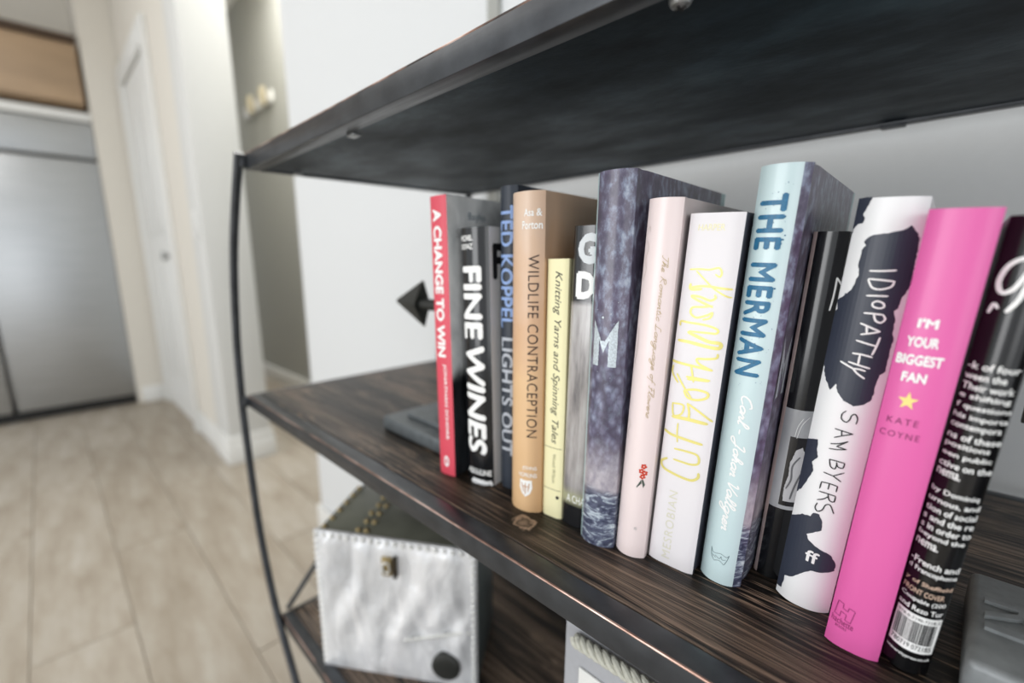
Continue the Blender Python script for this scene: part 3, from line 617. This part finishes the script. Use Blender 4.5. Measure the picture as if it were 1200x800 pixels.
for sx, sv_, rr in ((-1, 155.5, .8), (4, 158, .25), (6, 152, .3), (2, 162, .2), (-5, 160, .25), (7.5, 165, .25), (-3, 121, .2), (5.5, 118, .2)): print_poly('scale', [[(sx + rr * math.cos(t * 1.047), sv_ + rr * math.sin(t * 1.047)) for t in range(6)]], silv, b, 'printed_dot', off=.0002)

# 8 pale pink book
pk = jacket('pale_pink_jacket', 'ecdcda', .34, .15, .01)
b = book('pink', 'slim pale pink book with red flowers printed low on its spine', (pk, pk, pk), M_pages, .145, splay=.001)
print_script('pink', 'The Romantic Language of Flowers', 3.0, 1.35, 193, 97, ink('dull_gold_ink', 'c2ad86', .4, .3), b, wd=.26)
fl = ink('flower_red', 'c9452f')
pet = []
for cx, cy in ((4.9, 64.5), (3.9, 61.2), (5.6, 60.2), (4.7, 57.6)):
    for t in range(5):
        a = t * 1.2566 + cx; pet.append([(cx + math.cos(a) * 1.0 + .75 * math.cos(u * 1.047), cy + math.sin(a) * 1.1 + .75 * math.sin(u * 1.047)) for u in range(6)])
print_poly('pink', pet, fl, b, 'printed_flower')
print_poly('pink', [[(4.4, 55.5), (5.6, 50), (6.4, 52.5), (5.2, 55.8)], [(4.2, 55.5), (1.9, 50.2), (2.2, 49.6), (4.6, 53)]], ink('leaf_grey_green', '4b564e'), b, 'printed_leaf', off=.0002)
print_text('pink', 'W', (2.8, 4.8, 20, 22.2), 'down', I_grey, b, 'publisher_lettering')
fa = ink('faint_line_ink', 'cfc3bb')
for fs_ in ([[(-7.5, 200), (-6, 196), (-7.6, 190), (-6.5, 184), (-8, 178)], [(-7.6, 206), (-6.4, 208), (-6, 205)], [(-8, 150), (-7, 140), (-8.2, 128)], [(-8, 92), (-6.8, 88), (-8.3, 84), (-7, 80)]]): print_strokes('pink', [fs_], fa, b, 'faint_drawing', .25)

# 9 white book with yellow brush lettering
wh = jacket('off_white_jacket', 'e4e0e2', .42, 0, .01)
dk = jacket('dark_slate_cover', '4c4d58', .45)
b = book('cut', 'off-white book with yellow brush-script title and dark slate cover', (dk, wh, dk), M_pages, .145)
print_strokes('cut', CUT, I_gold, b)
print_text('cut', 'MESROBIAN', (-5.2, -.2, 4.5, 51), 'up', ink('pale_gold_ink', 'd9d6c4'), b, 'author_lettering', space=1.15)
print_text('cut', 'HARPER', (-8.2, 5.2, 204.5, 207.8), 'flat', ink('pale_gold_ink2', 'dcd6ab', .4, .2), b, 'publisher_lettering')

# 10 pale blue book
pb = jacket('pale_blue_jacket', 'c6dadc', .4, 0, .012)
def mer_spine():
    m = sm2.copy(); m.name = 'pale_blue_and_scaly_jacket'; t = NT.__new__(NT); t.t = m.node_tree; t.b = t.t.nodes['Principled BSDF']
    src = t.b.inputs['Base Color'].links[0].from_socket; q = t.sep(t.n('ShaderNodeTexCoord').outputs['Object'])
    t.l(t.mix(t.math('LESS_THAN', q[0], .0079), src, srgb('c6dadc')), 'Base Color'); return m
ms = mer_spine()
b = book('mer', 'tallest pale blue book with dark blue capitals and a purple scaly cover', (pb, ms, sm2), M_pages, .155, splay=.0012)
def distress(bm): pass
print_text('mer', 'THE MERMAN', (-8.2, 4.0, 128, 221), 'down', speck('worn_blue_ink', srgb('2a6b90'), .45, var=.22, scale=500, bump=0), b, bold=.035, space=1.15)
print_poly('mer', [[(sx + rr * math.cos(t * 1.2566), sv_ + rr * math.sin(t * 1.2566)) for t in range(5)] for sx, sv_, rr in [(random.uniform(-7, 6.5), random.uniform(122, 226), random.uniform(.08, .28)) for _ in range(60)] + [(4.4, 199, .5), (5, 201, .4), (3.9, 197, .45), (3.9, 210, .4), (4.4, 175, .5)]], I_blue, b, 'ink_spatter', off=.00018)
print_poly('mer', [[(15, 116), (15, 150), (24, 134), (33, 150), (33, 116), (28, 116), (28, 136), (24, 124), (20, 136), (20, 116)]], silv, b, 'cover_letter', .12)
print_script('mer', 'Carl - Johan Vallgren', -2.2, 2.5, 118, 36, I_white, b, 'author_lettering', wd=.85)
lg = ink('grey_teal_ink', '5d7278')
print_strokes('mer', [[(-5.6, 21.5), (-4.6, 19), (-3.2, 18.8), (0, 19.6), (3.0, 18.6), (4.2, 20.2)], [(-5.6, 21.5), (-5, 16.5), (-3.2, 13.8)], [(4.2, 20.2), (3.4, 16.4), (2.2, 13.2)], [(-3.2, 13.8), (-.5, 15), (2.2, 13.2)], [(-3, 17.5), (-.6, 16.2), (.2, 18)], [(.2, 18), (1, 16.2), (2.8, 16.8)], [(-4.9, 17.4), (-2.4, 16)]], lg, b, 'creature_emblem', .25)

# 11 glossy black book, pale photo band
def blk_m():
    m, t = mat('gloss_black_photo_jacket', srgb('121315'), .2, 0, .5, .3)
    q = t.sep(t.n('ShaderNodeTexCoord').outputs['Object']); zc = q[2]
    f = t.noise(t.coord((40, 1, 10)), 1.5, 3)
    grey = t.ramp(f, [(.3, srgb('9c9da0')), (.7, srgb('c4c5c8'))])
    band = t.mix(t.math('MULTIPLY', t.math('GREATER_THAN', zc, .0467), t.math('LESS_THAN', zc, .1075)), srgb('121315'), grey)
    fr_ = t.math('MULTIPLY', t.math('MULTIPLY', t.math('GREATER_THAN', zc, .049), t.math('LESS_THAN', zc, .0915)), t.math('GREATER_THAN', q[0], -.0008))
    band = t.mix(fr_, band, srgb('1b1b1e'))
    t.l(t.mix(t.math('LESS_THAN', q[0], -.0056), band, srgb('d3bcb6')), 'Base Color'); return m
bkm = blk_m()
b = book('blk', 'glossy black book with a pale photo band, between pale blue and ink-blot books', (jacket('dusty_pink_cover', 'd3bcb6'), bkm, bkm), M_pages, .12)
print_strokes('blk', ZED, I_white, b, 'title_lettering', .75)
print_poly('blk', [[(.9, 52), (.5, 60), (1.6, 68), (1.2, 76), (3, 84), (5.5, 86), (7.6, 80), (7.6, 52)]], ink('photo_figure', 'c9c8ca', .25), b, 'photo_figure', .15)
print_strokes('blk', [[(1.5, 60), (3, 66), (2.6, 74), (5, 80)], [(4, 54), (5, 62), (6.6, 70)]], ink('photo_shade', '6d6d70'), b, 'photo_shading', .8, .0003)
print_strokes('blk', [[(1.2, 92), (1.8, 98), (3.6, 103)], [(2.2, 91), (3.4, 99), (6, 104)]], I_white, b, 'scratch_lines', .25)

# 12 white book with ink blots
wi = jacket('white_jacket', 'efefef', .36, 0, .008)
b = book('idio', 'wide white book with jagged dark ink blots and handwritten capitals', (wi, wi, wi), M_pages, .145)
print_poly('idio', BLOT, I_navy, b, 'ink_blot', .22)
print_strokes('idio', IDI, I_white, b, 'title_lettering', .85, .0003)
print_strokes('idio', SAM, I_black, b, 'author_lettering', .55, .0003)
print_text('idio', 'ff', (-2.4, 3.6, 28.5, 35.5), 'flat', I_white, b, 'publisher_lettering', bold=.018, off=.0003, tilt=-.15)
print_poly('idio', [[(-9.5 + .5 * math.cos(t), 172 + .5 * math.sin(t)) for t in range(6)]], I_navy, b, 'ink_speck')

# 13 hot pink book
hp = jacket('hot_pink_jacket', 'de62a6', .36, .1, .02, 8)
b = book('fan', 'hot pink book with white capitals and a yellow star', (hp, hp, hp), M_pages, .14)
for txt, bx in (("I'M", (-5.3, 1.0, 160.8, 165)), ('YOUR', (-7.3, 2.6, 152.7, 157.2)), ('BIGGEST', (-9.2, 5.2, 145, 149.6)), ('FAN', (-6.2, 1.6, 137.6, 142))):
    print_text('fan', txt, bx, 'flat', I_white, b, bold=.045)
print_poly('fan', [[(-2.3 + (3.5 if t % 2 == 0 else 1.45) * math.sin(t * math.pi / 5), 129.3 + (4.1 if t % 2 == 0 else 1.7) * math.cos(t * math.pi / 5)) for t in range(10)]], ink('star_yellow', 'f0dc86'), b, 'printed_star')
pd = ink('plum_ink', '8e2f66')
print_text('fan', 'KATE', (-7.4, 2.8, 118.6, 121.4), 'flat', pd, b, 'author_lettering', space=1.3)
print_text('fan', 'COYNE', (-8.8, 4.2, 112.4, 115.2), 'flat', pd, b, 'author_lettering', space=1.3)
print_strokes('fan', [[(-8.2, 24.2), (-8.8, 16.8)], [(-8.8, 16.8), (-6.6, 16.3)], [(-6.6, 16.3), (-6.5, 19.3)], [(-6.5, 19.3), (-4.3, 18.6)], [(-4.3, 18.6), (-4.4, 15.6)], [(-4.4, 15.6), (-2.2, 15)], [(-2.2, 15), (-1.4, 22.2)], [(-1.4, 22.2), (-3.8, 22.9)], [(-3.8, 22.9), (-4, 20.6)], [(-4, 20.6), (-6, 21.3)], [(-6, 21.3), (-6, 23.7)], [(-6, 23.7), (-8.2, 24.2)]], pd, b, 'publisher_emblem', .3)
print_text('fan', 'hachette', (-9.4, -.8, 11.6, 15), 'flat', pd, b, 'publisher_lettering', tilt=-.1)
print_text('fan', 'BOOKS', (-7.4, -3, 9.6, 11), 'flat', pd, b, 'publisher_lettering', tilt=-.1)

# 14 black paperback
lb = jacket('gloss_black_paperback', '0c0c0e', .22, .25)
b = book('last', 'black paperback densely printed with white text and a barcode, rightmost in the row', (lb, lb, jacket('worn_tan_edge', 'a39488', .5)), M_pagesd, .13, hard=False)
LN = ['-k of four', 'ween the', 'Their work', 'e shifting', 'f questions', 'his importa', 'contempora', 'ns of these', 'positions', 'een public', 'ctive on the', 'nema.', '', 'by Dominiq', 'urnous, and', 'tion of social', 's and the re', 's in order to', 'beyond the', 'nema.', '', '-French and', 'd Francophone']
v0 = 146.5
for i, ln in enumerate(LN):
    if ln: print_text('last', ln, (-7.6, -7.6 + min(15.2, 1.42 * len(ln)), v0 - i * 4.3 - 1.5, v0 - i * 4.3 + 1.5), 'flat', I_white, b, 'blurb_lettering', bold=.02, tilt=-.02)
tan = ink('tan_print_ink', 'd6b9a4')
for i, (ln, l_) in enumerate((('y of Sheffield', 14), ('FRONT COVER', 12.5), ('Coupable (200', 13.6), ('and Rezo Tur', 13.6))):
    print_text('last', ln, (-7.4, -7.4 + l_ * 1.05, 46.0 - i * 4.2 - 1.3, 46.0 - i * 4.2 + 1.3), 'flat', tan if i < 2 else I_white, b, 'blurb_lettering', bold=.015)
print_strokes('last', [[(1.0, 188), (-1.6, 189), (-4.8, 186), (-6, 180), (-4.6, 176), (-2, 177.5), (0, 183), (1.0, 188)], [(1.8, 190), (1.2, 182), (.2, 174), (-2, 169)], [(6.2, 202), (4.4, 196), (3.0, 189)]], I_white, b, 'title_lettering', 1.5)
print_strokes('last', [[(-6.4, 168), (-5.6, 171.5), (-4.4, 170)]], I_white, b, 'title_lettering', 1.0)
W_, bw = [], -6.9
print_poly('last', [[(-7.3, 11.5), (7.3, 11.5), (7.3, 30.5), (-7.3, 30.5)]], I_white, b, 'barcode_label', off=.0002)
bars = []; q = -6.6
while q < 6.0:
    w_ = random.choice((.12, .22, .34)); bars.append([(q, 16.2), (q + w_, 16.2), (q + w_, 27.2), (q, 27.2)]); q += w_ + random.choice((.14, .24, .32))
print_poly('last', bars, I_black, b, 'barcode_bars', off=.0004)
print_text('last', '978-0-7190-7218-5', (-6.6, 6.8, 28.0, 29.5), 'flat', I_black, b, 'barcode_digits', off=.0004)
print_text('last', '780719 072185', (-6.6, 6.4, 13.0, 15.4), 'flat', I_black, b, 'barcode_digits', off=.0004)
print_text('last', 'universitypress.co.uk', (-7.2, 7.2, 7.2, 9.2), 'flat', I_white, b, 'publisher_lettering', bold=.02)

# ------------------------------------------------------------------ bookends
M_iron = speck('cast_iron', srgb('818586'), .42, .2, var=.2, scale=90, bump=.5)
M_irond = speck('dark_cast_iron', srgb('2e2f2c'), .5, .2, var=.2, scale=60, bump=.4)
be = empty('bookend', (0, 0, z(-.1899)), 'dark iron arrowhead bookend standing left of the red-spined book', 'bookend', 'pair of arrow bookends')
M_ironm = speck('mid_cast_iron', srgb('5c6163'), .45, .2, var=.2, scale=90, bump=.4)
box('base', (-.450, .268, 0), (-.333, .362, .016), M_ironm, be, .003, 3)
box('raised_panel', (-.425, .285, .0162), (-.336, .352, .0225), M_ironm, be, .002, 2)
box('upright_plate', (-.3355, .285, .0226), (-.3325, .355, .10), M_irond, be, .001)
box('stem', (-.345, .309, .0226), (-.336, .321, .150), M_irond, be, .002)
tube('shaft', [(-.334, .315, .143), (-.43, .315, .143)], .0065, M_irond, be, 14)
def prism(name, pts, y0, y1, m, parent, bev=.002):
    bm = bmesh.new(); A = [bm.verts.new((p[0], y0, p[1])) for p in pts]; B = [bm.verts.new((p[0], y1, p[1])) for p in pts]; N = len(pts)
    for i in range(N): bm.faces.new((A[i], B[i], B[(i + 1) % N], A[(i + 1) % N]))
    bm.faces.new(A[::-1]); bm.faces.new(B)
    bmesh.ops.bevel(bm, geom=bm.edges[:], offset=bev, segments=2, affect='EDGES')
    bmesh.ops.recalc_face_normals(bm, faces=bm.faces)
    return link(name, tomesh(bm, name, True), m, parent)
# arrowhead: a four-sided point with swept barbs
bm = bmesh.new(); tip = bm.verts.new((-.487, .315, .144)); cc = bm.verts.new((-.432, .315, .143))
ring = [bm.verts.new(p) for p in ((-.424, .315, .172), (-.428, .303, .143), (-.424, .315, .115), (-.428, .327, .143))]
for i in range(4): bm.faces.new((tip, ring[i], ring[(i + 1) % 4])); bm.faces.new((cc, ring[(i + 1) % 4], ring[i]))
bmesh.ops.bevel(bm, geom=[e for e in bm.edges], offset=.0015, segments=2, affect='EDGES')
link('arrowhead', tomesh(bm, 'ah', True), M_irond, be)
rb = empty('bookend', (0, 0, z(-.1899)), 'cast iron bookend base with raised letters at the right end of the row', 'bookend', 'pair of arrow bookends')
box('base', (.0195, .270, 0), (.150, .357, .020), M_iron, rb, .0035, 3)
def base_letter(txt, x0, x1, y0, y1):
    bm = text_bm(txt)
    X = [v.co.x for v in bm.verts]; Y = [v.co.y for v in bm.verts]; a, b_, c, d = min(X), max(X), min(Y), max(Y)
    ex = bmesh.ops.extrude_face_region(bm, geom=bm.faces[:]); tv = {v for v in ex['geom'] if isinstance(v, bmesh.types.BMVert)}
    for v in bm.verts:
        p, q = (v.co.x - a) / (b_ - a), (v.co.y - c) / (d - c)
        v.co = Vector((x0 + (x1 - x0) * q, y1 - (y1 - y0) * p, .0222 if v in tv else .0203))
    return link('raised_letter', tomesh(bm, 'rl'), M_iron, rb)
base_letter('R', .0245, .050, .3085, .3270); base_letter('I', .0245, .050, .2985, .3035)
box('upright_plate', (.135, .285, .0205), (.139, .355, .16), M_irond, rb, .001)
box('fletching', (.0235, .3495, .1085), (.075, .3525, .20), M_irond, rb, .0006); tube('shaft', [(.075, .351, .145), (.135, .351, .145)], .0065, M_irond, rb, 14)

# ------------------------------------------------------------------ silver-fronted leather box on the lower shelf
LZ = z(-.5349)
bx = empty('storage_box', (-.531, .208, LZ), 'olive leather box with crinkled silver front on the lower shelf', 'box')
th = math.atan2(.125, .170); bx.rotation_euler = (0, 0, th); BW, BD, BH = .211, .13, .203
def silver_m():
    m, t = mat('crinkled_silver_leather', srgb('cfd0d1'), .36, .3, .5)
    f = t.noise(t.coord((30, 1, 8)), 1, 5, .6, 1.2); g = t.noise(t.coord(), 60, 4)
    t.l(t.ramp(f, [(.3, srgb('bfc0c2')), (.5, srgb('e4e5e7')), (.7, srgb('f8f8f9'))]), 'Base Color'); t.bump(t.math('ADD', f, t.math('MULTIPLY', g, .3)), .8, .006); return m
M_silver = silver_m()
M_olive = speck('olive_leather', srgb('74766a'), .42, .2, var=.2, scale=22, bump=.4)
M_oliveside = speck('grey_green_leather', srgb('4d5656'), .5, .1, var=.15, scale=22, bump=.3)
M_gold = mat('antique_brass', srgb('a4936c'), .3, .9)[0]; M_stud = mat('pale_stud', srgb('dcdcd8'), .3, .6)[0]
box('body', (0, .004, 0), (BW, BD, BH - .03), M_oliveside, bx, .004)
bm = bmesh.new(); box_bm(bm, (0, .004, BH - .0295), (BW, BD, BH - .004), .004)
link('lid', tomesh(bm, 'lid', True), M_olive, bx)
bm = bmesh.new(); nx, nz = 44, 40; G = []
for i in range(nx + 1):
    row = []
    for j in range(nz + 1):
        X_, Z_ = BW * i / nx, BH * j / nz
        e_ = min(i, nx - i, j, nz - j); a = min(1, e_ / 3)
        yy = -.0012 - a * (.0026 + .0024 * math.sin(X_ * 160 + 3 * math.sin(Z_ * 30)) * (1 - .4 * Z_ / BH) + .0014 * math.sin(X_ * 75 + 2 * math.sin(Z_ * 45)) + .0006 * math.sin(X_ * 330 + Z_ * 120))
        row.append(bm.verts.new((X_, yy, Z_ - .006 * (X_ / BW) * (Z_ / BH))))
    G.append(row)
for i in range(nx):
    for j in range(nz): bm.faces.new((G[i][j], G[i + 1][j], G[i + 1][j + 1], G[i][j + 1]))
rim = [G[i][0] for i in range(nx + 1)] + [G[nx][j] for j in range(1, nz + 1)] + [G[i][nz] for i in range(nx - 1, -1, -1)] + [G[0][j] for j in range(nz - 1, 0, -1)]
bk_ = [bm.verts.new((v.co.x, .0035, v.co.z)) for v in rim]
for i in range(len(rim)): bm.faces.new((rim[i], bk_[i], bk_[(i + 1) % len(rim)], rim[(i + 1) % len(rim)]))
front = link('front_panel', tomesh(bm, 'fp', True), M_silver, bx)
def stud_me(r):
    bm = bmesh.new(); bmesh.ops.create_uvsphere(bm, u_segments=8, v_segments=5, radius=r); return tomesh(bm, 'stud', True)
sme = stud_me(.0033); sme.materials.append(M_stud); gme = stud_me(.0042); gme.materials.append(M_gold)
def stud(me, p, par, sc=(1, 1, 1)):
    o = bpy.data.objects.new('stud', me); COL.objects.link(o); o.location = p; o.parent = par; o.scale = sc
for i in range(21):
    stud(sme, (BW - .0035, -.0022, .008 + i * .0088), front)
    if i < 20: stud(sme, (.004 + i * .0105, -.0022, BH - .0045 - .006 * i / 20), front)
for i in range(12): stud(sme, (BW * .57 + i * .0072, -.0046, .062 + i * .0022), front, (1.5, .6, .7))
for i in range(22): stud(sme, (.0035, -.002, .008 + i * .0086), front, (1.6, .6, .5))
for i in range(6):
    for xx in (.055, .066): stud(gme, (xx + .002 * (i % 2), .013 + i * .021, BH - .0035), bx)
for i in range(6): stud(gme, (.008, .013 + i * .021, BH - .0035), bx)
for i in range(6): stud(gme, (BW - .008, .013 + i * .021, BH - .0035), bx)
la = box('latch', (.093, -.0095, .155), (.106, -.0045, .180), M_gold, bx, .001)
box('latch_bar', (.1085, -.012, .154), (.113, -.0045, .182), mat('dark_brass', srgb('3a3226'), .4, .7)[0], la, .001)
tube('latch_loop', crom([(.096, -.0105, .162), (.103, -.0105, .162), (.103, -.0105, .173), (.096, -.0105, .173)], 4, True), .0012, M_stud, la, 8, closed=True)
tube('round_badge', [(.172, -.003, .034), (.172, -.0095, .034), (.172, -.0108, .034), (.172, -.0113, .034)], [.0185, .0185, .016, .012], M_irond, bx, 28)

# ------------------------------------------------------------------ grey bin with rope rim
bn = empty('storage_bin', (-.173, .25, LZ), 'light grey fabric bin with braided rope trim standing on the lower shelf', 'bin')
M_bin = speck('grey_felt', srgb('a3a4a8'), .8, var=.04, scale=200, bump=.3)
for nm, a, b_ in (('front_panel', (0, 0, .0005), (.27, .004, .277)), ('back_panel', (0, .236, .0005), (.27, .24, .277)), ('side_panel', (0, .0042, .0005), (.004, .2358, .277)), ('side_panel', (.266, .0042, .0005), (.27, .2358, .277)), ('bottom_panel', (.0042, .0042, .0005), (.2658, .2358, .004))):
    box(nm, a, b_, M_bin, bn, .001)
M_rope = speck('cream_rope', srgb('bdbcb0'), .8, var=.15, scale=300, bump=.5)
bm = bmesh.new()
path = crom([(.012, -.006, .268), (.05, -.0065, .2705), (.10, -.0065, .271), (.15, -.0065, .271), (.20, -.0065, .271), (.262, -.006, .270)], 22)
for ph in (0, 1, 2):
    pts = []
    for i, p in enumerate(path):
        a = i * .62 + ph * 2 * math.pi / 3; pts.append((p.x, p.y + .0028 * math.cos(a), p.z + .0032 * math.sin(a)))
    tube('r', pts, .0024, None, bm=bm, seg=8)
link('rope_trim', tomesh(bm, 'rope', True), M_rope, bn)
box('label_card', (.014, -.0022, .205), (.075, -.0004, .243), M_trimw, bn, .0006)
